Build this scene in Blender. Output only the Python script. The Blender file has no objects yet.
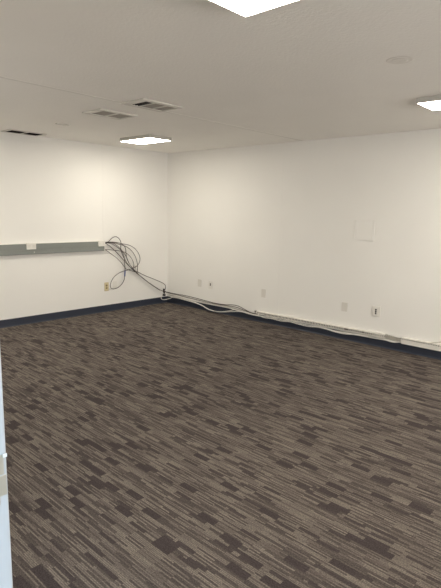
import bpy, bmesh, math, random
from mathutils import Vector, Matrix
random.seed(4)
sc = bpy.context.scene
COL = sc.collection

# ------------------------------------------------------------------ helpers
H = 2.44            # ceiling height
W = 9.0             # room runs x = 0..W, y = -D..0
D = 5.16
WT = 0.13           # wall thickness

def lin(c):
    return tuple(((v/12.92) if v <= .04045 else ((v+.055)/1.055)**2.4) for v in (x/255 for x in c)) + (1.0,)

def mat(name, rgb, rough=.6, metal=0.0, bump=0.0, bscale=120.0, var=0.0, vscale=3.0):
    m = bpy.data.materials.new(name); m.use_nodes = True
    nt = m.node_tree; b = nt.nodes['Principled BSDF']
    b.inputs['Base Color'].default_value = (*rgb, 1)
    b.inputs['Roughness'].default_value = rough
    b.inputs['Metallic'].default_value = metal
    tc = nt.nodes.new('ShaderNodeTexCoord')
    if var:
        n = nt.nodes.new('ShaderNodeTexNoise'); n.inputs['Scale'].default_value = vscale; n.inputs['Detail'].default_value = 4
        nt.links.new(tc.outputs['Object'], n.inputs['Vector'])
        r = nt.nodes.new('ShaderNodeMapRange')
        r.inputs['To Min'].default_value = 1-var; r.inputs['To Max'].default_value = 1+var
        nt.links.new(n.outputs['Fac'], r.inputs['Value'])
        mx = nt.nodes.new('ShaderNodeVectorMath'); mx.operation = 'SCALE'
        mx.inputs[0].default_value = rgb
        nt.links.new(r.outputs['Result'], mx.inputs['Scale'])
        nt.links.new(mx.outputs['Vector'], b.inputs['Base Color'])
    if bump:
        n2 = nt.nodes.new('ShaderNodeTexNoise'); n2.inputs['Scale'].default_value = bscale; n2.inputs['Detail'].default_value = 3
        nt.links.new(tc.outputs['Object'], n2.inputs['Vector'])
        bp = nt.nodes.new('ShaderNodeBump'); bp.inputs['Strength'].default_value = bump; bp.inputs['Distance'].default_value = .004
        nt.links.new(n2.outputs['Fac'], bp.inputs['Height'])
        nt.links.new(bp.outputs['Normal'], b.inputs['Normal'])
    return m

def bx(bm, x0, x1, y0, y1, z0, z1):
    v = [bm.verts.new(p) for p in ((x0,y0,z0),(x1,y0,z0),(x1,y1,z0),(x0,y1,z0),(x0,y0,z1),(x1,y0,z1),(x1,y1,z1),(x0,y1,z1))]
    for f in ((0,3,2,1),(4,5,6,7),(0,1,5,4),(1,2,6,5),(2,3,7,6),(3,0,4,7)):
        bm.faces.new([v[i] for i in f])

def cyl(bm, c, axis, r, h, n=16, r2=None):
    a = Vector(axis).normalized(); t = a.orthogonal().normalized(); s = a.cross(t)
    c = Vector(c); r2 = r if r2 is None else r2
    A = [bm.verts.new(c + (t*math.cos(2*math.pi*i/n)+s*math.sin(2*math.pi*i/n))*r) for i in range(n)]
    B = [bm.verts.new(c + a*h + (t*math.cos(2*math.pi*i/n)+s*math.sin(2*math.pi*i/n))*r2) for i in range(n)]
    for i in range(n):
        j = (i+1) % n; bm.faces.new((A[i],A[j],B[j],B[i]))
    bm.faces.new(A[::-1]); bm.faces.new(B)

def obj(name, bm, m, parent=None, bevel=0.0, smooth=False):
    bmesh.ops.recalc_face_normals(bm, faces=bm.faces[:])
    me = bpy.data.meshes.new(name); bm.to_mesh(me); bm.free()
    me.materials.append(m)
    if smooth:
        for p in me.polygons: p.use_smooth = True
    o = bpy.data.objects.new(name, me); COL.objects.link(o)
    if parent: o.parent = parent
    if bevel:
        md = o.modifiers.new('bevel', 'BEVEL'); md.width = bevel; md.segments = 2; md.limit_method = 'ANGLE'
    return o

def boxo(name, b, m, parent=None, bevel=0.0):
    bm = bmesh.new(); bx(bm, *b); return obj(name, bm, m, parent, bevel)

def struct(name, bm, m, bevel=0.0):
    o = obj(name, bm, m, None, bevel); o['kind'] = 'structure'; return o

def tag(o, label, cat, group=None):
    o['label'] = label; o['category'] = cat
    if group: o['group'] = group
    return o

def thing(name, loc, label, cat, group=None, rot=(0,0,0)):
    o = bpy.data.objects.new(name, None); COL.objects.link(o)
    o.empty_display_size = .05
    o.location = loc; o.rotation_euler = rot
    return tag(o, label, cat, group)

def spline(pts, n=6):
    P = [Vector(p) for p in pts]; P = [P[0]*2-P[1]] + P + [P[-1]*2-P[-2]]
    out = []
    for i in range(1, len(P)-2):
        a, b, c, d = P[i-1:i+3]
        for k in range(n):
            t = k/n
            out.append(.5*((2*b)+(c-a)*t+(2*a-5*b+4*c-d)*t*t+(3*b-a-3*c+d)*t**3))
    out.append(P[-2]); return out

def tube(bm, path, r, n=8):
    rings = []; t0 = None
    for i, p in enumerate(path):
        t = (path[min(i+1, len(path)-1)]-path[max(i-1, 0)]).normalized()
        nrm = t.orthogonal().normalized() if t0 is None else (nrm - t*nrm.dot(t)).normalized()
        t0 = t; s = t.cross(nrm)
        rings.append([bm.verts.new(p+(nrm*math.cos(2*math.pi*k/n)+s*math.sin(2*math.pi*k/n))*r) for k in range(n)])
    for a, b in zip(rings, rings[1:]):
        for k in range(n):
            j = (k+1) % n; bm.faces.new((a[k], a[j], b[j], b[k]))
    bm.faces.new(rings[0][::-1]); bm.faces.new(rings[-1])

# ------------------------------------------------------------------ materials
M_wall = mat('white_wall_paint', (.87,.855,.82), .62, bump=.25, bscale=70, var=.025, vscale=1.6)
M_ceil = mat('ceiling_paint', (.93,.905,.86), .9, bump=.5, bscale=60, var=.03, vscale=2.0)
M_trim = mat('seam_paint', (.865,.85,.815), .62)
M_cseam = mat('ceiling_seam_paint', (.78,.755,.71), .9)
M_base = mat('dark_navy_vinyl', (.026,.033,.053), .5, var=.1)
M_rail = mat('grey_enamel_steel', (.235,.25,.235), .45, var=.03, vscale=6)
M_white = mat('white_plastic', (.80,.78,.73), .4, var=.02)
M_offw = mat('light_grey_plastic', (.74,.715,.665), .45, var=.03)
M_ivory = mat('ivory_plastic', (.66,.57,.36), .4, var=.04)
M_recep = mat('tan_receptacle', (.30,.22,.10), .4, var=.05)
M_dark = mat('dark_socket', (.02,.018,.016), .6, var=.05)
M_black = mat('black_cable_jacket', (.045,.032,.030), .5, var=.2, vscale=20)
M_brown = mat('dark_brown_cable_jacket', (.075,.055,.045), .5, var=.2, vscale=20)
M_wcab = mat('white_cable_jacket', (.78,.76,.71), .5, var=.06, vscale=20)
M_gcab = mat('grey_cable_jacket', (.50,.48,.43), .5, var=.08, vscale=20)
M_blue = mat('blue_plastic', (.03,.06,.25), .4, var=.05)
M_frame = mat('vent_frame_paint', (.69,.66,.61), .5, var=.02)
M_slat = mat('grey_vent_slats', (.30,.275,.24), .5, var=.04)
M_ventshade = mat('painted_vent_shade', (.012,.010,.009), .9, var=.05)  # near-black colour stands in for the shade inside the vents
M_lframe = mat('grey_light_housing', (.56,.54,.50), .4, var=.02)
M_jamb = mat('white_door_enamel', (.50,.50,.495), .35, var=.02)
M_strike = mat('tarnished_nickel', (.52,.47,.38), .42, .55, var=.12, vscale=30)
M_duct = mat('white_duct_plastic', (.78,.755,.70), .45, var=.02)
M_strip = mat('greyed_duct_plastic', (.42,.40,.35), .5, var=.1, vscale=12)

def diffuser_mat(name, col, s):
    m = bpy.data.materials.new(name); m.use_nodes = True
    nt = m.node_tree; nt.nodes.clear()
    e = nt.nodes.new('ShaderNodeEmission'); e.inputs['Color'].default_value = (*col, 1); e.inputs['Strength'].default_value = s
    o = nt.nodes.new('ShaderNodeOutputMaterial'); nt.links.new(e.outputs[0], o.inputs['Surface'])
    return m
M_lamp = diffuser_mat('warm_light_diffuser', (1.0,.933,.80), 32.5)

def carpet():
    m = bpy.data.materials.new('streaked_carpet_tile'); m.use_nodes = True
    nt = m.node_tree; N = nt.nodes; L = nt.links; b = N['Principled BSDF']
    b.inputs['Roughness'].default_value = .95
    b.inputs['Specular IOR Level'].default_value = .15
    tc = N.new('ShaderNodeTexCoord'); sp = N.new('ShaderNodeSeparateXYZ'); L.new(tc.outputs['Object'], sp.inputs[0])
    X, Y = sp.outputs['X'], sp.outputs['Y']
    def mt(op, a, bb=None, c=None):
        n = N.new('ShaderNodeMath'); n.operation = op
        for i, v in enumerate((a, bb, c)):
            if v is None: continue
            if hasattr(v, 'links'): L.new(v, n.inputs[i])
            else: n.inputs[i].default_value = v
        return n.outputs[0]
    def comb(a, bb, c=0.0):
        n = N.new('ShaderNodeCombineXYZ')
        for i, v in enumerate((a, bb, c)):
            if hasattr(v, 'links'): L.new(v, n.inputs[i])
            else: n.inputs[i].default_value = v
        return n.outputs[0]
    def white(vec):
        n = N.new('ShaderNodeTexWhiteNoise'); n.noise_dimensions = '3D'; L.new(vec, n.inputs['Vector']); return n.outputs['Value']
    def cells(width, length, seed, quant=4.0):
        j = mt('FLOOR', mt('DIVIDE', Y, width))
        off = mt('DIVIDE', mt('FLOOR', mt('MULTIPLY', white(comb(j, seed, 7.3)), quant)), quant)
        i = mt('FLOOR', mt('ADD', mt('DIVIDE', X, length), off))
        return white(comb(i, j, seed))
    # solid dark blocks, streaks of two finer widths, and single pile lines
    blk = cells(.043, .118, 1.7, 3.0)
    tone = cells(.043, .118, 5.1, 3.0)
    stk = cells(.0215, .118, 11.4, 3.0)
    thin = cells(.0086, .118, 23.9, 2.0)
    thin2 = cells(.0086, .236, 37.2, 4.0)
    line = mt('PINGPONG', mt('DIVIDE', Y, .0086), .5)          # 0..0.5 across one pile row
    line = mt('MULTIPLY', line, 2.0)
    dark_b = mt('LESS_THAN', blk, .09)
    mid_b = mt('MULTIPLY', mt('GREATER_THAN', blk, .86), .42)
    dark_s = mt('MULTIPLY', mt('LESS_THAN', stk, .085), .95)
    dark_t = mt('MULTIPLY', mt('LESS_THAN', thin, .25), .85)
    dark_u = mt('MULTIPLY', mt('LESS_THAN', thin2, .24), .75)
    par = mt('GREATER_THAN', mt('PINGPONG', mt('DIVIDE', Y, .0086), 1.0), .5)
    sc_ = mt('MULTIPLY', mt('GREATER_THAN', tone, .30), mt('LESS_THAN', tone, .62))
    strp = mt('MULTIPLY', mt('MULTIPLY', par, sc_), .62)
    groove = mt('MULTIPLY', mt('MULTIPLY', mt('POWER', mt('SUBTRACT', 1.0, line), 1.3), mt('ADD', .35, mt('MULTIPLY', thin2, .75))), .8)
    k = mt('MAXIMUM', mt('MAXIMUM', dark_b, dark_s), mt('MAXIMUM', mt('MAXIMUM', dark_t, dark_u), mt('MAXIMUM', mt('MAXIMUM', mid_b, strp), groove)))
    mix = N.new('ShaderNodeMix'); mix.data_type = 'RGBA'
    L.new(k, mix.inputs['Factor'])
    base = N.new('ShaderNodeMix'); base.data_type = 'RGBA'; L.new(tone, base.inputs['Factor'])
    base.inputs['A'].default_value = CARPET_A; base.inputs['B'].default_value = CARPET_B
    L.new(base.outputs['Result'], mix.inputs['A'])
    mix.inputs['B'].default_value = CARPET_D
    # pile speckle
    nz = N.new('ShaderNodeTexNoise'); nz.inputs['Scale'].default_value = 150; nz.inputs['Detail'].default_value = 2
    L.new(tc.outputs['Object'], nz.inputs['Vector'])
    mr = N.new('ShaderNodeMapRange'); mr.inputs['From Min'].default_value = .3; mr.inputs['From Max'].default_value = .7
    mr.inputs['To Min'].default_value = .62; mr.inputs['To Max'].default_value = 1.38; L.new(nz.outputs['Fac'], mr.inputs['Value'])
    lite = mt('ADD', 1.0, mt('MULTIPLY', mt('GREATER_THAN', thin, .80), .14))
    gain = mt('MULTIPLY', mr.outputs['Result'], lite)
    vm = N.new('ShaderNodeVectorMath'); vm.operation = 'SCALE'; L.new(mix.outputs['Result'], vm.inputs[0]); L.new(gain, vm.inputs['Scale'])
    L.new(vm.outputs['Vector'], b.inputs['Base Color'])
    bp = N.new('ShaderNodeBump'); bp.inputs['Strength'].default_value = .4; bp.inputs['Distance'].default_value = .003
    L.new(nz.outputs['Fac'], bp.inputs['Height']); L.new(bp.outputs['Normal'], b.inputs['Normal'])
    return m
CARPET_A = (.178,.152,.127,1); CARPET_B = (.198,.170,.143,1); CARPET_D = (.054,.043,.042,1)
M_carpet = carpet()

# ------------------------------------------------------------------ room shell
DX0, DX1, DH = 5.506, 6.42, 2.05        # clear door opening in the front wall
CY = -6.95                              # far side of the hallway behind the doorway
CX0, CX1 = 4.2, 8.6
bm = bmesh.new(); bx(bm, -WT, W+WT, -D-WT, WT, -.1, 0); bx(bm, CX0-WT, CX1+WT, CY-WT, -D-WT, -.1, 0); struct('floor', bm, M_carpet)
bm = bmesh.new(); bx(bm, -WT, W+WT, -D-WT, WT, H, H+.1); bx(bm, CX0-WT, CX1+WT, CY-WT, -D-WT, H, H+.1); struct('ceiling', bm, M_ceil)
FW0, FW1 = 1.0, 3.2  # opening for an added, unseen window in the front wall
bm = bmesh.new(); bx(bm, -WT, 0, -D-WT, WT, 0, H); struct('wall_left', bm, M_wall)
bm = bmesh.new(); bx(bm, 0, W, 0, WT, 0, H); struct('wall_back', bm, M_wall)
FILL_WIN = [(-4.5,-2.8), (-2.4,-.7)]; WZ0, WZ1 = .9, 2.1  # made-up windows out of view, added to bring fill into the room
bm = bmesh.new()
bx(bm, W, W+WT, -D-WT, WT, 0, WZ0); bx(bm, W, W+WT, -D-WT, WT, WZ1, H)
for a, b_ in ((-D-WT, FILL_WIN[0][0]), (FILL_WIN[0][1], FILL_WIN[1][0]), (FILL_WIN[1][1], WT)): bx(bm, W, W+WT, a, b_, WZ0, WZ1)
struct('wall_right', bm, M_wall)
for k, (a, b_) in enumerate(FILL_WIN):
    bm = bmesh.new(); e = .05
    bx(bm, W+.03, W+.09, a, b_, WZ0, WZ0+e); bx(bm, W+.03, W+.09, a, b_, WZ1-e, WZ1)
    for q in (a, (a+b_)/2-e/2, b_-e): bx(bm, W+.03, W+.09, q, q+e, WZ0+e, WZ1-e)
    struct('added_window_%d' % (k+1), bm, mat('added_window_paint', (.8,.79,.76), .4), bevel=.003)
    ld = bpy.data.lights.new('fill_light', 'AREA'); ld.shape = 'RECTANGLE'; ld.size = WZ1-WZ0; ld.size_y = b_-a  # fill light behind the added window, lifts ceiling and walls
    ld.energy = 74; ld.color = (1.0,.955,.90)
    lo = bpy.data.objects.new('fill_light', ld); COL.objects.link(lo); lo.location = (W+WT+.02, (a+b_)/2, (WZ0+WZ1)/2); lo.rotation_euler = (0, math.pi/2, 0)
bm = bmesh.new(); bx(bm, 0, FW0, -D-WT, -D, 0, H); bx(bm, FW1, DX0-.02, -D-WT, -D, 0, H); bx(bm, FW0, FW1, -D-WT, -D, 0, .9); bx(bm, FW0, FW1, -D-WT, -D, 2.1, H); bx(bm, DX1+.02, W, -D-WT, -D, 0, H); bx(bm, DX0-.02, DX1+.02, -D-WT, -D, DH+.02, H)
struct('wall_front', bm, M_wall)
bm = bmesh.new(); e = .05
bx(bm, FW0, FW1, -D-.09, -D-.03, .9, .95); bx(bm, FW0, FW1, -D-.09, -D-.03, 2.05, 2.1)
for q in (FW0, (FW0+FW1)/2-e/2, FW1-e): bx(bm, q, q+e, -D-.09, -D-.03, .95, 2.05)
struct('added_window_3', bm, mat('added_window_enamel', (.8,.79,.76), .4), bevel=.003)  # added front window, unseen, there only for more fill
ld = bpy.data.lights.new('fill_light', 'AREA'); ld.shape = 'RECTANGLE'; ld.size = FW1-FW0; ld.size_y = 1.2  # weaker fill light set behind the added front window
ld.energy = 13; ld.color = (1.0,.955,.90)
lo = bpy.data.objects.new('fill_light', ld); COL.objects.link(lo); lo.location = ((FW0+FW1)/2, -D-WT-.02, 1.5); lo.rotation_euler = (math.pi/2, 0, 0)
bm = bmesh.new(); bx(bm, CX0-WT, CX1+WT, CY-WT, CY, 0, H); bx(bm, CX0-WT, CX0, CY, -D-WT, 0, H); bx(bm, CX1, CX1+WT, CY, -D-WT, 0, H)
struct('wall_hallway', bm, M_wall)

def baseboard(name, pts):
    # coved vinyl base: flat face with a small toe at the carpet, extruded along x or y
    bm = bmesh.new(); prof = [(0,0),(.016,0),(.011,.006),(.007,.014),(.006,.095),(.003,.1016),(0,.1016)]
    (ax, s, fix, a, b_) = pts
    R0, R1 = [], []
    for d, z in prof:
        if ax == 'x':
            R0.append(bm.verts.new((a, fix+s*d, z))); R1.append(bm.verts.new((b_, fix+s*d, z)))
        else:
            R0.append(bm.verts.new((fix+s*d, a, z))); R1.append(bm.verts.new((fix+s*d, b_, z)))
    n = len(prof)
    for i in range(n):
        j = (i+1) % n; bm.faces.new((R0[i], R0[j], R1[j], R1[i]))
    bm.faces.new(R0); bm.faces.new(R1[::-1])
    return struct(name, bm, M_base)
baseboard('baseboard_left', ('y', 1, 0, -D, 0))
baseboard('baseboard_back', ('x', -1, 0, 0.0, W))
baseboard('baseboard_right', ('y', -1, W, -D, 0))
baseboard('baseboard_front', ('x', 1, -D, 0, DX0-.09))

# panel seams of walls and ceiling: shallow rounded battens
def seam(name, b, m):
    bm = bmesh.new(); bx(bm, *b); return struct(name, bm, m, bevel=.0012)
seam('trim_1', (2.565, 2.59, -D, 0, H-.0018, H), M_cseam)
seam('trim_2', (2.275, 2.305, -.0018, 0, .1016, H), M_trim)
seam('trim_3', (0, .0015, -1.255, -1.225, 1.085, H), M_trim)
seam('trim_4', (0, .003, -D, -1.9, 2.345, 2.36), M_trim)

# door frame with its strike plate, in the doorway the view is taken through
bm = bmesh.new()
bx(bm, DX0-.02, DX0, -D-WT, -D, 0, DH+.02); bx(bm, DX1, DX1+.02, -D-WT, -D, 0, DH+.02); bx(bm, DX0, DX1, -D-WT, -D, DH, DH+.02)
for y0, y1 in ((-D, -D+.014), (-D-WT-.014, -D-WT)):
    bx(bm, DX0-.078, DX0-.03, y0, y1, 0, DH+.078); bx(bm, DX1+.03, DX1+.078, y0, y1, 0, DH+.078); bx(bm, DX0-.03, DX1+.03, y0, y1, DH+.03, DH+.078)
bx(bm, DX0, DX0+.012, -D-.085, -D-.05, 0, DH); bx(bm, DX1-.012, DX1, -D-.085, -D-.05, 0, DH); bx(bm, DX0+.012, DX1-.012, -D-.085, -D-.05, DH-.012, DH)
door = struct('door_1', bm, M_jamb, bevel=.0015)
bm = bmesh.new()
bx(bm, DX0, DX0+.0016, -D-.042, -D-.004, 1.128, 1.161)
bx(bm, DX0, DX0+.0016, -D-.042, -D-.001, 1.092, 1.126)
bx(bm, DX0, DX0+.0016, -D-.042, -D-.012, 1.078, 1.092)
sp_ = obj('strike_plate', bm, M_strike, door, bevel=.0006)
bm = bmesh.new()
for i in range(2):                      # curved lip turned out towards the room
    a0 = i/8; bx(bm, DX0+.0005-.003*a0*a0+.003, DX0+.0025-.003*a0*a0+.003, -D-.006+.018*a0, -D-.002+.018*a0, 1.157, 1.163)
lip = obj('strike_lip', bm, M_white, sp_, bevel=.0004); lip['label'] = 'shiny white lip of the strike plate'
for zz in (1.086, 1.152):
    bm = bmesh.new(); cyl(bm, (DX0+.0016, -D-.026, zz), (1,0,0), .004, .0012, 12); obj('screw', bm, M_strike, sp_)

# ------------------------------------------------------------------ ceiling lights
def ceiling_light(cx, cy, label):
    t = thing('ceiling_light', (cx, cy, H), label, 'ceiling light', 'flat rectangular ceiling lights')
    hx, hy, hz = .307, .172, .042
    bm = bmesh.new()
    bx(bm, -hx, hx, -hy, hy, -.008, 0)
    e = .010
    bx(bm, -hx, hx, -hy, -hy+e, -hz, -.008); bx(bm, -hx, hx, hy-e, hy, -hz, -.008)
    bx(bm, -hx, -hx+e, -hy+e, hy-e, -hz, -.008); bx(bm, hx-e, hx, -hy+e, hy-e, -hz, -.008)
    obj('housing', bm, M_lframe, t, bevel=.002)
    boxo('diffuser', (-hx+e, hx-e, -hy+e, hy-e, -hz-.001, -.012), M_lamp, t)
    return t
ceiling_light(1.074, -1.322, 'glowing rectangular ceiling light above the far corner, beyond the two vents')
ceiling_light(4.912, -1.325, 'glowing ceiling light cut by the right edge of the photo, near the long white wall')
ceiling_light(4.995, -3.826, 'large bright ceiling light cut by the top edge of the photo, nearest the viewer')
ceiling_light(1.072, -3.822, 'ceiling light over the left wall end of the room, out of view to the left')

# ------------------------------------------------------------------ ceiling vents
def vent(loc, sx, sy, panels, label, fr=.045):
    # louvred register screwed to the ceiling; local x across, y along; panels = (y0, y1, tilt, pitch, material)
    t = thing('ceiling_vent', loc, label, 'vent', 'ceiling vents')
    bm = bmesh.new(); ys = sorted([p[0] for p in panels] + [p[1] for p in panels])
    z0, z1 = -.012, 0
    ix = sx/2-fr
    bx(bm, -sx/2, -ix, -sy/2, sy/2, z0, z1); bx(bm, ix, sx/2, -sy/2, sy/2, z0, z1)
    bx(bm, -ix, ix, -sy/2, ys[0], z0, z1); bx(bm, -ix, ix, ys[-1], sy/2, z0, z1)
    for a, b_ in zip(ys[1:-1:2], ys[2::2]): bx(bm, -ix, ix, a, b_, z0, z1)
    obj('frame', bm, M_frame, t, bevel=.003)
    boxo('shade_backing', (-ix, ix, ys[0], ys[-1], -.0012, 0), M_ventshade, t)  # dark sheet on the solid ceiling, painted as the shade of an opening
    for (y0, y1, tilt, pitch, m, along) in panels:
        bm = bmesh.new()
        if along == 'y':
            n = int((2*ix)/pitch)
            for i in range(n):
                xc = -ix + (i+.5)*2*ix/n; w = pitch*.62*math.cos(tilt); dz = .009*math.sin(tilt)
                vs = [bm.verts.new(p) for p in ((xc-w/2,y0,-.0062-dz/2),(xc+w/2,y0,-.0062+dz/2),(xc+w/2,y1,-.0062+dz/2),(xc-w/2,y1,-.0062-dz/2),
                                              (xc-w/2,y0,-.0052-dz/2),(xc+w/2,y0,-.0052+dz/2),(xc+w/2,y1,-.0052+dz/2),(xc-w/2,y1,-.0052-dz/2))]
                for f in ((0,1,2,3),(4,5,6,7),(0,1,5,4),(1,2,6,5),(2,3,7,6),(3,0,4,7)): bm.faces.new([vs[q] for q in f])
        else:
            n = max(3, int((y1-y0)/pitch))
            for i in range(n):
                yc = y0 + (i+.5)*(y1-y0)/n; w = pitch*.62*math.cos(tilt); dz = .009*math.sin(tilt)
                vs = [bm.verts.new(p) for p in ((-ix,yc-w/2,-.0062-dz/2),(ix,yc-w/2,-.0062-dz/2),(ix,yc+w/2,-.0062+dz/2),(-ix,yc+w/2,-.0062+dz/2),
                                              (-ix,yc-w/2,-.0052-dz/2),(ix,yc-w/2,-.0052-dz/2),(ix,yc+w/2,-.0052+dz/2),(-ix,yc+w/2,-.0052+dz/2))]
                for f in ((0,1,2,3),(4,5,6,7),(0,1,5,4),(1,2,6,5),(2,3,7,6),(3,0,4,7)): bm.faces.new([vs[q] for q in f])
        obj('louver', bm, m, t)
    return t
vent((2.072, -2.548, H), .31, .43, [(-.150,.005,.25,.014,M_slat,'y'), (.028,.182,.25,.014,M_slat,'y')],
     'white ceiling vent with two grey louvre panels, left of the vent with the black panel', fr=.044)
vent((2.722, -2.568, H), .31, .44, [(-.148,-.063,-1.0,.03,M_ventshade,'x'), (-.05,.072,.2,.012,M_slat,'y'), (.09,.2,.2,.012,M_slat,'y')],  # black slats: darkness of the open gap put into their colour
     'white ceiling vent with one black and two grey louvre panels', fr=.052)
vent((.165, -2.475, H), .25, .46, [(-.20,-.012,-.9,.03,M_ventshade,'y'), (.012,.20,-.9,.03,M_ventshade,'y')],
     'narrow dark slotted ceiling vent hard against the left wall', fr=.018)

# two small ceiling discs / plates
bm = bmesh.new(); bx(bm, -.022, .022, -.075, .075, -.010, 0); 
o = obj('ceiling_plate', bm, M_frame, None, bevel=.004); o.location = (1.128, -2.512, H)
tag(o, 'small pale plate on the ceiling between the narrow dark vent and the far light', 'plate')
bm = bmesh.new(); cyl(bm, (0,0,0), (0,0,-1), .078, .0025, 32, .070); cyl(bm, (0,0,-.0025), (0,0,-1), .050, .002, 32, .040)
o = obj('smoke_detector', bm, mat('off_white_cover', (.82,.79,.74), .6, var=.05, vscale=20), None); o.location = (4.90, -2.50, H)
tag(o, 'faint round cover on the ceiling at upper right, before the light on the right edge', 'detector')

# ------------------------------------------------------------------ raceway on the left wall
Y1 = -1.258
t = thing('wall_raceway', (0, -2.9, .926), 'long grey metal raceway fixed across the left wall with white jack plates', 'raceway')
def rel(b, o): return (b[0]-o[0], b[1]-o[0], b[2]-o[1], b[3]-o[1], b[4]-o[2], b[5]-o[2])
O = (0, -2.9, .926)
boxo('backing', rel((0,.036,-4.7,Y1,.926,1.064), O), M_rail, t, .003)
boxo('lower_cover', rel((.036,.042,-4.7,Y1-.002,.930,.984), O), M_rail, t, .002)
boxo('upper_cover', rel((.036,.042,-4.7,Y1-.002,.988,1.060), O), M_rail, t, .002)
o = boxo('top_edge', rel((0,.040,-4.7,Y1,1.064,1.070), O), M_white, t, .002); o['label'] = 'white top edge'
for ya, yb, nport in ((-2.450,-2.322,2), (-1.368,-1.250,2)):
    p = boxo('jack_plate', rel((.030,.054,ya,yb,.992,1.076), O), M_white, t, .004); p['label'] = 'white plastic jack plate'
    for q in range(nport):
        yc = ya + (q+.5)*(yb-ya)/nport
        f = boxo('port', rel((.054,.0552,yc-.019,yc+.019,1.018,1.050), O), M_offw, p, .001)
bm = bmesh.new(); cyl(bm, (.042-O[0], -2.345-O[1], .954-O[2]), (1,0,0), .006, .003, 12); o = obj('screw', bm, M_white, t)

# ------------------------------------------------------------------ wall plates
def plate(name, wall, u, z, w, h, m, label, cat, group, kind):
    # local frame: x along the wall, -y out of it
    rot = (0,0,0) if wall == 'back' else (0,0,math.pi/2)
    loc = (u, 0, z) if wall == 'back' else (0, u, z)
    t = thing(name, loc, label, cat, group, rot)
    if kind == 'box':
        boxo('back_box', (-w/2, w/2, -.014, 0, -h/2, h/2), M_offw, t, .003)
        boxo('cover_plate', (-w/2+.013, w/2-.013, -.018, -.014, -h/2+.006, h/2-.006), M_white, t, .002); d = -.018
    else:
        boxo('cover_plate', (-w/2, w/2, -.007, 0, -h/2, h/2), m, t, .003); d = -.007
    if kind == 'duplex':
        for s in (-1, 1):
            bm = bmesh.new(); cyl(bm, (0, d, s*.0195), (0,-1,0), .0155, .002, 20)
            r = obj('receptacle', bm, M_recep, t)
            bm = bmesh.new()
            for dx in (-.0065, .0065): bx(bm, dx-.0018, dx+.0018, d-.0026, d-.0018, s*.0195-.001, s*.0195+.0085)
            cyl(bm, (0, d-.0018, s*.0195-.008), (0,-1,0), .003, .0008, 10)
            obj('slots', bm, M_dark, r)
    if kind == 'jack':
        bm = bmesh.new(); bx(bm, -.009, .009, d-.003, d, -.012, .03); obj('jack', bm, M_dark, t, .001)
    if kind == 'box':
        for zz in (.022, .0, -.022):
            b_ = boxo('jack', (-.009, .009, d-.003, d, zz-.0085, zz+.0085), M_dark, t, .001)
    for s in ((0,) if kind == 'duplex' else (-1, 1)):
        bm = bmesh.new(); cyl(bm, (0, d, s*h*.42), (0,-1,0), .0032, .0012, 10); obj('screw', bm, m, t)
    return t
G = 'wall plates low on the walls'
plate('wall_outlet', 'left', -1.209, .380, .074, .132, M_ivory, 'ivory duplex power outlet low on the left wall under the hanging cables', 'outlet', G, 'duplex')
plate('blank_wall_plate', 'left', -1.055, .400, .066, .105, M_white, 'plain white blank plate beside the ivory outlet on the left wall', 'wall plate', G, 'blank')
plate('blank_wall_plate', 'back', .773, .415, .076, .116, M_offw, 'grey blank wall plate nearest the room corner on the long wall', 'wall plate', G, 'blank')
plate('wall_jack', 'back', 1.012, .411, .082, .118, M_white, 'white wall jack with a dark slot, second plate from the room corner', 'wall jack', G, 'jack')
plate('blank_wall_plate', 'back', 2.044, .416, .074, .118, M_offw, 'blank wall plate alone in the middle of the long wall, above the duct start', 'wall plate', G, 'blank')
plate('blank_wall_plate', 'back', 3.307, .410, .080, .112, M_offw, 'grey blank wall plate left of the white box with dark jacks', 'wall plate', G, 'blank')
plate('wall_jack', 'back', 3.723, .418, .098, .120, M_white, 'white surface box with dark jacks, rightmost plate on the long wall', 'wall jack', G, 'box')

# flush access panel on the back wall
t = thing('access_panel', (3.499, 0, 1.361), 'square white access panel set flush in the long wall', 'access panel')
hw, hh = .128, .126
bm = bmesh.new(); e = .016
bx(bm, -hw, hw, -.009, 0, -hh, -hh+e); bx(bm, -hw, hw, -.009, 0, hh-e, hh); bx(bm, -hw, -hw+e, -.009, 0, -hh+e, hh-e); bx(bm, hw-e, hw, -.009, 0, -hh+e, hh-e)
obj('frame', bm, M_trim, t, bevel=.0015)
boxo('panel_door', (-hw+e+.002, hw-e-.002, -.0075, 0, -hh+e+.002, hh-e-.002), M_trim, t, .001)

# ------------------------------------------------------------------ slotted wiring duct along the back wall
L1 = 1.93
t = thing('wiring_duct', (1.945, 0, .112), 'long white slotted wiring duct above the baseboard, with dark comb like slots', 'wiring duct', 'slotted wiring ducts', (0, -.0095, 0))
bm = bmesh.new()
bx(bm, 0, L1, -.004, -.001, 0, .040); bx(bm, 0, L1, -.045, -.004, 0, .003); bx(bm, 0, L1, -.045, -.042, .003, .007)
n = int(L1/.0235); skip = {60, 61, 70}
for i in range(n):
    if i in skip: continue
    bx(bm, i*.0235, i*.0235+.0100, -.045, -.042, .007, .0305)
obj('channel', bm, M_duct, t)
bm = bmesh.new(); bx(bm, -.004, L1, -.047, 0, .034, .0375); bx(bm, -.004, L1, -.0475, -.0455, .0295, .034)
obj('cover', bm, M_duct, t, bevel=.0008)
L2 = 1.1
t = thing('wiring_duct', (4.066, 0, .1035), 'white wiring duct with a row of small holes, at the right edge of the photo', 'wiring duct', 'slotted wiring ducts')
bm = bmesh.new()
bx(bm, 0, L2, -.004, -.001, 0, .066); bx(bm, 0, L2, -.047, -.004, 0, .003); bx(bm, 0, L2, -.047, -.044, .003, .046)
for i in range(int(L2/.0265)+1): bx(bm, max(0, i*.0265-.0065), min(L2, i*.0265+.0065), -.047, -.044, .046, .060)
bx(bm, 0, L2, -.047, -.044, .060, .064)
obj('channel', bm, M_duct, t)
boxo('cover', (0, L2, -.0475, 0, .066, .0695), M_duct, t, .0008)

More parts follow.
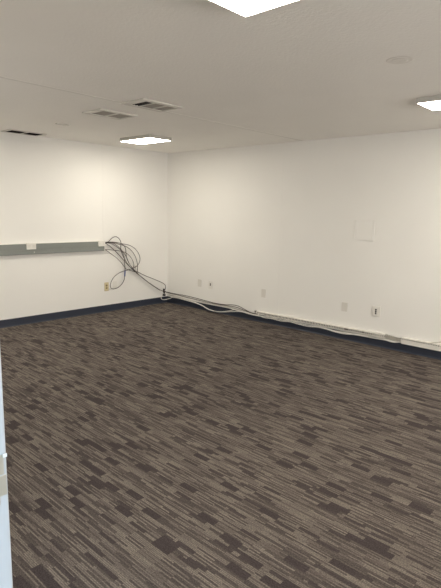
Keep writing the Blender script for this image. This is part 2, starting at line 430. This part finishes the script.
CAB = {
    'A': [[0.045, -1.247, 1.05], [0.05, -1.194, 1.059], [0.05, -1.149, 1.096], [0.05, -1.105, 1.121], [0.05, -1.055, 1.127], [0.05, -1.006, 1.098], [0.05, -0.974, 1.046], [0.05, -0.975, 0.971], [0.05, -0.969, 0.91], [0.05, -0.94, 0.84], [0.05, -0.891, 0.761], [0.05, -0.826, 0.68], [0.05, -0.763, 0.621], [0.05, -0.701, 0.573], [0.05, -0.668, 0.555]],
    'B': [[0.045, -1.247, 1.042], [0.07, -1.164, 1.049], [0.07, -1.058, 1.039], [0.07, -0.949, 1.018], [0.07, -0.828, 0.992], [0.07, -0.724, 0.936], [0.07, -0.651, 0.851], [0.07, -0.628, 0.764], [0.07, -0.662, 0.689], [0.07, -0.745, 0.641], [0.07, -0.841, 0.618], [0.07, -0.926, 0.606], [0.07, -1.019, 0.583], [0.07, -1.105, 0.538], [0.07, -1.163, 0.474], [0.07, -1.187, 0.406], [0.07, -1.172, 0.362], [0.07, -1.122, 0.347], [0.07, -1.049, 0.361], [0.07, -0.978, 0.408], [0.07, -0.935, 0.469], [0.07, -0.921, 0.527]],
    'C': [[0.045, -1.247, 1.039], [0.035, -1.158, 1.03], [0.035, -1.069, 0.994], [0.035, -0.988, 0.94], [0.035, -0.928, 0.877], [0.035, -0.902, 0.799], [0.035, -0.897, 0.722], [0.035, -0.892, 0.645], [0.035, -0.889, 0.606]],
    'D': [[0.045, -1.247, 1.045], [0.045, -1.129, 1.039], [0.045, -1.004, 1.014], [0.045, -0.884, 0.978], [0.045, -0.782, 0.914], [0.045, -0.709, 0.828], [0.045, -0.671, 0.74], [0.045, -0.656, 0.661], [0.045, -0.66, 0.59], [0.045, -0.665, 0.544]],
    'E': [[0.04, -1.243, 0.945], [0.04, -1.18, 0.939], [0.04, -1.092, 0.927], [0.04, -0.983, 0.91], [0.04, -0.882, 0.88], [0.04, -0.798, 0.82], [0.04, -0.745, 0.747], [0.04, -0.726, 0.684], [0.04, -0.738, 0.631], [0.04, -0.713, 0.589], [0.04, -0.665, 0.553]],
    'F': [[0.04, -1.243, 0.942], [0.03, -1.192, 0.915], [0.03, -1.121, 0.867], [0.03, -1.043, 0.814], [0.03, -0.973, 0.752], [0.03, -0.912, 0.682], [0.03, -0.858, 0.629], [0.03, -0.792, 0.606], [0.03, -0.715, 0.582], [0.03, -0.657, 0.549]],
    'G': [[0.04, -1.243, 1.035], [0.025, -1.169, 0.999], [0.025, -1.099, 0.944], [0.025, -1.019, 0.877], [0.025, -0.946, 0.804], [0.025, -0.872, 0.73], [0.025, -0.797, 0.659], [0.025, -0.721, 0.594], [0.025, -0.653, 0.546]],
    'H': [[0.045, -1.247, 1.047], [0.06, -1.166, 1.042], [0.06, -1.087, 1.016], [0.06, -1.006, 0.961], [0.06, -0.937, 0.891], [0.06, -0.877, 0.812], [0.06, -0.844, 0.739], [0.06, -0.799, 0.672], [0.06, -0.738, 0.605], [0.06, -0.684, 0.56]],
    'I': [[0.045, -1.247, 1.051], [0.055, -1.154, 1.052], [0.055, -1.038, 1.039], [0.055, -0.947, 1.011], [0.055, -0.896, 0.956], [0.055, -0.885, 0.885], [0.055, -0.873, 0.81], [0.055, -0.836, 0.726], [0.055, -0.78, 0.654], [0.055, -0.719, 0.594], [0.055, -0.676, 0.559]],
    'J': [[0.04, -0.674, 0.578], [0.04, -0.605, 0.543], [0.04, -0.485, 0.488], [0.04, -0.341, 0.431], [0.04, -0.189, 0.368], [0.04, -0.102, 0.323], [0.04, -0.071, 0.28], [0.04, -0.079, 0.237], [0.04, -0.101, 0.205], [0.098, -0.035, 0.179], [0.254, -0.03, 0.176], [0.493, -0.03, 0.177], [0.724, -0.03, 0.169], [0.946, -0.03, 0.158], [1.16, -0.03, 0.149], [1.346, -0.03, 0.156], [1.486, -0.03, 0.173], [1.603, -0.03, 0.173], [1.719, -0.03, 0.145], [1.833, -0.03, 0.116], [1.944, -0.03, 0.113]],
    'K': [[0.035, -0.665, 0.543], [0.035, -0.572, 0.482], [0.035, -0.451, 0.394], [0.035, -0.326, 0.314], [0.035, -0.199, 0.238], [0.035, -0.112, 0.202], [0.104, -0.04, 0.17], [0.295, -0.045, 0.168], [0.556, -0.045, 0.157], [0.785, -0.045, 0.15], [1.005, -0.045, 0.144], [1.196, -0.045, 0.144], [1.4, -0.045, 0.151], [1.578, -0.045, 0.153], [1.733, -0.045, 0.132], [1.864, -0.045, 0.112], [1.965, -0.045, 0.112]],
    'W1': [[0.03, -0.114, 0.182], [0.035, -0.136, 0.144], [0.045, -0.17, 0.112], [0.055, -0.17, 0.082], [0.06, -0.122, 0.063], [0.147, -0.06, 0.092], [0.227, -0.05, 0.132], [0.373, -0.05, 0.136], [0.539, -0.05, 0.123], [0.723, -0.05, 0.106], [0.869, -0.05, 0.083], [1.023, -0.05, 0.042], [1.183, -0.05, 0.029], [1.327, -0.05, 0.042], [1.507, -0.05, 0.076], [1.681, -0.05, 0.101], [1.851, -0.05, 0.092], [1.997, -0.05, 0.091]],
    'W2': [[0.085, -0.03, 0.149], [0.265, -0.04, 0.147], [0.457, -0.04, 0.135], [0.644, -0.04, 0.125], [0.78, -0.04, 0.12], [0.914, -0.04, 0.116], [1.15, -0.04, 0.121], [1.368, -0.04, 0.127], [1.507, -0.04, 0.111], [1.615, -0.04, 0.104], [1.767, -0.04, 0.104], [1.971, -0.04, 0.098]],
    'W3': [[0.074, -0.025, 0.136], [0.278, -0.03, 0.13], [0.494, -0.03, 0.119], [0.725, -0.03, 0.117], [0.882, -0.03, 0.123], [1.055, -0.03, 0.126], [1.244, -0.03, 0.13], [1.427, -0.03, 0.134], [1.566, -0.03, 0.125], [1.74, -0.03, 0.11], [1.954, -0.03, 0.101]],
    'W4': [[0.149, -0.035, 0.106], [0.336, -0.06, 0.119], [0.573, -0.06, 0.108], [0.734, -0.06, 0.098], [0.89, -0.06, 0.077], [1.022, -0.06, 0.04], [1.171, -0.06, 0.032], [1.316, -0.06, 0.048], [1.476, -0.06, 0.088], [1.593, -0.06, 0.117], [1.765, -0.06, 0.108], [1.996, -0.06, 0.096]],
    'X1': [[1.963, -0.03, 0.095], [2.088, -0.03, 0.095], [2.193, -0.03, 0.108], [2.297, -0.03, 0.101], [2.415, -0.03, 0.098], [2.561, -0.03, 0.111], [2.69, -0.03, 0.098], [2.829, -0.03, 0.098], [2.965, -0.03, 0.104], [3.111, -0.03, 0.101], [3.24, -0.03, 0.088], [3.365, -0.03, 0.094], [3.485, -0.03, 0.101], [3.629, -0.03, 0.11], [3.768, -0.03, 0.118], [3.891, -0.03, 0.114], [3.999, -0.03, 0.106]],
    'X2': [[1.982, -0.042, 0.086], [2.098, -0.042, 0.083], [2.238, -0.042, 0.089], [2.391, -0.042, 0.082], [2.538, -0.042, 0.097], [2.667, -0.042, 0.088], [2.823, -0.042, 0.084], [2.943, -0.042, 0.096], [3.061, -0.042, 0.1], [3.205, -0.042, 0.084], [3.345, -0.042, 0.082], [3.479, -0.042, 0.097], [3.61, -0.042, 0.101], [3.737, -0.042, 0.103], [3.873, -0.042, 0.107], [3.981, -0.042, 0.101]],
    'X3': [[1.949, -0.025, 0.104], [2.12, -0.025, 0.094], [2.293, -0.025, 0.094], [2.494, -0.025, 0.094], [2.655, -0.025, 0.1], [2.811, -0.025, 0.098], [2.962, -0.025, 0.095], [3.109, -0.025, 0.089], [3.251, -0.025, 0.097], [3.388, -0.025, 0.105], [3.522, -0.025, 0.11], [3.651, -0.025, 0.119], [3.777, -0.025, 0.13], [3.9, -0.025, 0.126], [4.02, -0.025, 0.114]],
    'R': [[4.363, -0.03, 0.16], [4.406, -0.052, 0.181], [4.447, -0.052, 0.193], [4.498, -0.052, 0.207], [4.559, -0.052, 0.219], [4.64, -0.05, 0.222]],
    'strip': [[3.751, -0.04, 0.148], [3.807, -0.04, 0.151], [3.868, -0.04, 0.151], [3.929, -0.04, 0.148], [3.989, -0.04, 0.141], [4.054, -0.04, 0.13]],
}

# bent loose strip of slotted duct wall between the two ducts
pts = spline([Vector(p) for p in CAB['strip']], 5)
bm = bmesh.new()
for i, (a, b_) in enumerate(zip(pts, pts[1:])):
    g = (b_-a); up = Vector((0,0,1)); ny = Vector((0,.0016,0))
    hgt = .016 if i % 2 else (.026 if i > 8 else .018)
    q = [a-up*.012-ny, b_-up*.012-ny, b_-up*.012+ny, a-up*.012+ny, a+up*hgt-ny, b_+up*hgt-ny, b_+up*hgt+ny, a+up*hgt+ny]
    v = [bm.verts.new(p) for p in q]
    for f in ((0,3,2,1),(4,5,6,7),(0,1,5,4),(1,2,6,5),(2,3,7,6),(3,0,4,7)): bm.faces.new([v[k] for k in f])
tag(obj('duct_strip', bm, M_strip), 'bent grey loose strip of slotted duct between the two wiring ducts', 'duct strip')

# ------------------------------------------------------------------ cables
def cable(keys_pts, r, m, label, group, name='network_cable', n=6):
    bm = bmesh.new(); path = spline(keys_pts, n); tube(bm, path, r, 8)
    o = obj(name, bm, m, None, smooth=True)
    tag(o, label, 'cable', group); return o
GB = 'dark cables hanging from the raceway'; GW = 'pale cables along the baseboard'
duct_end = [[1.99,-.028,.128],[2.1,-.026,.128]]
in_duct = lambda y, z: [[x, y, .112+.0095*(x-1.945)+z] for x in (1.99, 2.15, 2.5, 2.9, 3.3, 3.7, 3.86)]  # cable runs inside the duct, added so its slots look dark
cable(CAB['A'] + CAB['J'] + in_duct(-.035, .0235) + [[3.92,-.022,.152],[4.0,-.016,.152],[4.08,-.03,.155],[4.14,-.0375,.1565],[4.3,-.038,.1565],[4.5,-.038,.1565],[4.8,-.038,.1565]], .0046, M_black, 'dark cable arching highest above the raceway end, then along the upper line into the duct', GB)  # tail through the right duct is added to darken its holes
cable(CAB['D'] + CAB['K'] + in_duct(-.0355, .0125), .0048, M_brown, 'dark brown cable dropping straight into the knot, then along the lower line past the corner', GB)
bm = None
b_ = cable(CAB['B'], .0046, M_black, 'black cable bulging furthest right, then looping round the ivory outlet', GB)
c_ = cable(CAB['C'], .0046, M_black, 'black cable hanging down to the blue connector', GB)
e_ = Vector(CAB['C'][-1]); f_ = Vector(CAB['B'][-1]); dirv = (f_-e_)
bm = bmesh.new(); tube(bm, [e_ - dirv*.05, e_ + dirv*.5, f_ + dirv*.05], .0095, 10)
o = obj('connector', bm, M_blue, c_); o['label'] = 'blue plug'
cable(CAB['E'] + [[p[0]+.004, p[1], p[2]-.006] for p in CAB['F'][::-1]][1:], .0044, M_brown, 'dark cable looping out of the lower raceway end and back to it', GB)
cable(CAB['G'] + CAB['I'][::-1][1:], .0046, M_black, 'black cable making a narrow slack loop through the middle of the tangle', GB)
cable(CAB['H'] + [[p[0]+.006, p[1]+.004, p[2]-.009] for p in CAB['K'][1:5]], .0044, M_black, 'black cable running diagonally down the tangle to the room corner', GB)
cable(CAB['W1'] + CAB['X1'][1:] + [[4.12,-.022,.124],[4.3,-.02,.118]], .0056, M_wcab, 'white cable looping round the corner and sagging lowest over the baseboard', GW)
cable(CAB['W2'] + CAB['X2'][1:] + [[4.12,-.03,.13],[4.3,-.03,.118]], .0056, M_wcab, 'white cable starting in the corner, on top of the sagging bundle', GW)
cable(CAB['W3'] + CAB['X3'][1:] + [[4.12,-.016,.13],[4.3,-.016,.118]], .0058, M_gcab, 'light grey cable lying closest to the long wall, under the dark cables', GW)
cable(CAB['W4'] + duct_end, .0052, M_wcab, 'short white cable crossing under the sagging bundle into the duct start', GW)
cable(CAB['R'], .0050, M_gcab, 'grey cable coming out over the right duct at the right edge of the photo', 'cables at the right edge', 'power_cable')

# ties and clips
def tie(pos, rad, m, label, hgt):
    bm = bmesh.new(); x, y, z = pos
    n = 14; ring = [Vector((x, y+rad*math.cos(2*math.pi*i/n), z+hgt/2*math.sin(2*math.pi*i/n))) for i in range(n+1)]
    tube(bm, ring, .0035, 6); bx(bm, x-.005, x+.005, y-rad-.006, y-rad+.002, z+hgt*.2, z+hgt*.62)
    return tag(obj('cable_tie', bm, m), label, 'cable tie', 'cable ties')
tie((1.955, -.040, .132), .022, M_dark, 'black cable tie at the left end of the long wiring duct', .05)
tie((3.885, -.030, .150), .026, M_strip, 'grey cable tie at the right end of the long wiring duct', .05)
tie((.046, -.680, .613), .024, M_strip, 'grey cable tie gathering the knot below the hanging tangle', .085)
bm = bmesh.new(); bx(bm, 0, .042, -.094, -.086, .160, .240); bx(bm, 0, .050, -.104, -.078, .122, .150)
tag(obj('cable_clip', bm, M_dark, None, bevel=.002), 'small dark clip on the left wall holding the cables in the corner', 'cable clip')

# ------------------------------------------------------------------ hallway light behind the doorway and world
ld = bpy.data.lights.new('hallway_light', 'AREA'); ld.shape = 'RECTANGLE'; ld.size = 1.1; ld.size_y = .5
ld.energy = 75; ld.color = (.50,.74,1.0)
lo = bpy.data.objects.new('hallway_light', ld); COL.objects.link(lo); lo.location = (7.3, -5.85, H-.03)
w = bpy.data.worlds.new('world'); sc.world = w; w.use_nodes = True
w.node_tree.nodes['Background'].inputs['Color'].default_value = (.5,.55,.6,1)
w.node_tree.nodes['Background'].inputs['Strength'].default_value = .05

# ------------------------------------------------------------------ camera
K = {"loc": [6.24343, -5.4707, 1.54533], "r": [0.733942, 0.678837, 0.022583], "u": [-0.128848, 0.106509, 0.985928], "f": [-0.666879, 0.726523, -0.165638], "lens": 30.3484}
cd = bpy.data.cameras.new('camera'); cd.sensor_fit = 'VERTICAL'; cd.sensor_height = 36; cd.sensor_width = 27; cd.lens = K['lens']; cd.clip_start = .02
co = bpy.data.objects.new('camera', cd); COL.objects.link(co)
r, u, f = Vector(K['r']), Vector(K['u']), Vector(K['f'])
m = Matrix((r, u, -f)).transposed().to_4x4(); m.translation = Vector(K['loc'])
co.matrix_world = m; sc.camera = co

sc.view_settings.view_transform = 'Standard'; sc.view_settings.look = 'None'
sc.view_settings.gamma = 1; sc.view_settings.use_curve_mapping = False
sc.view_settings.exposure = 0.03
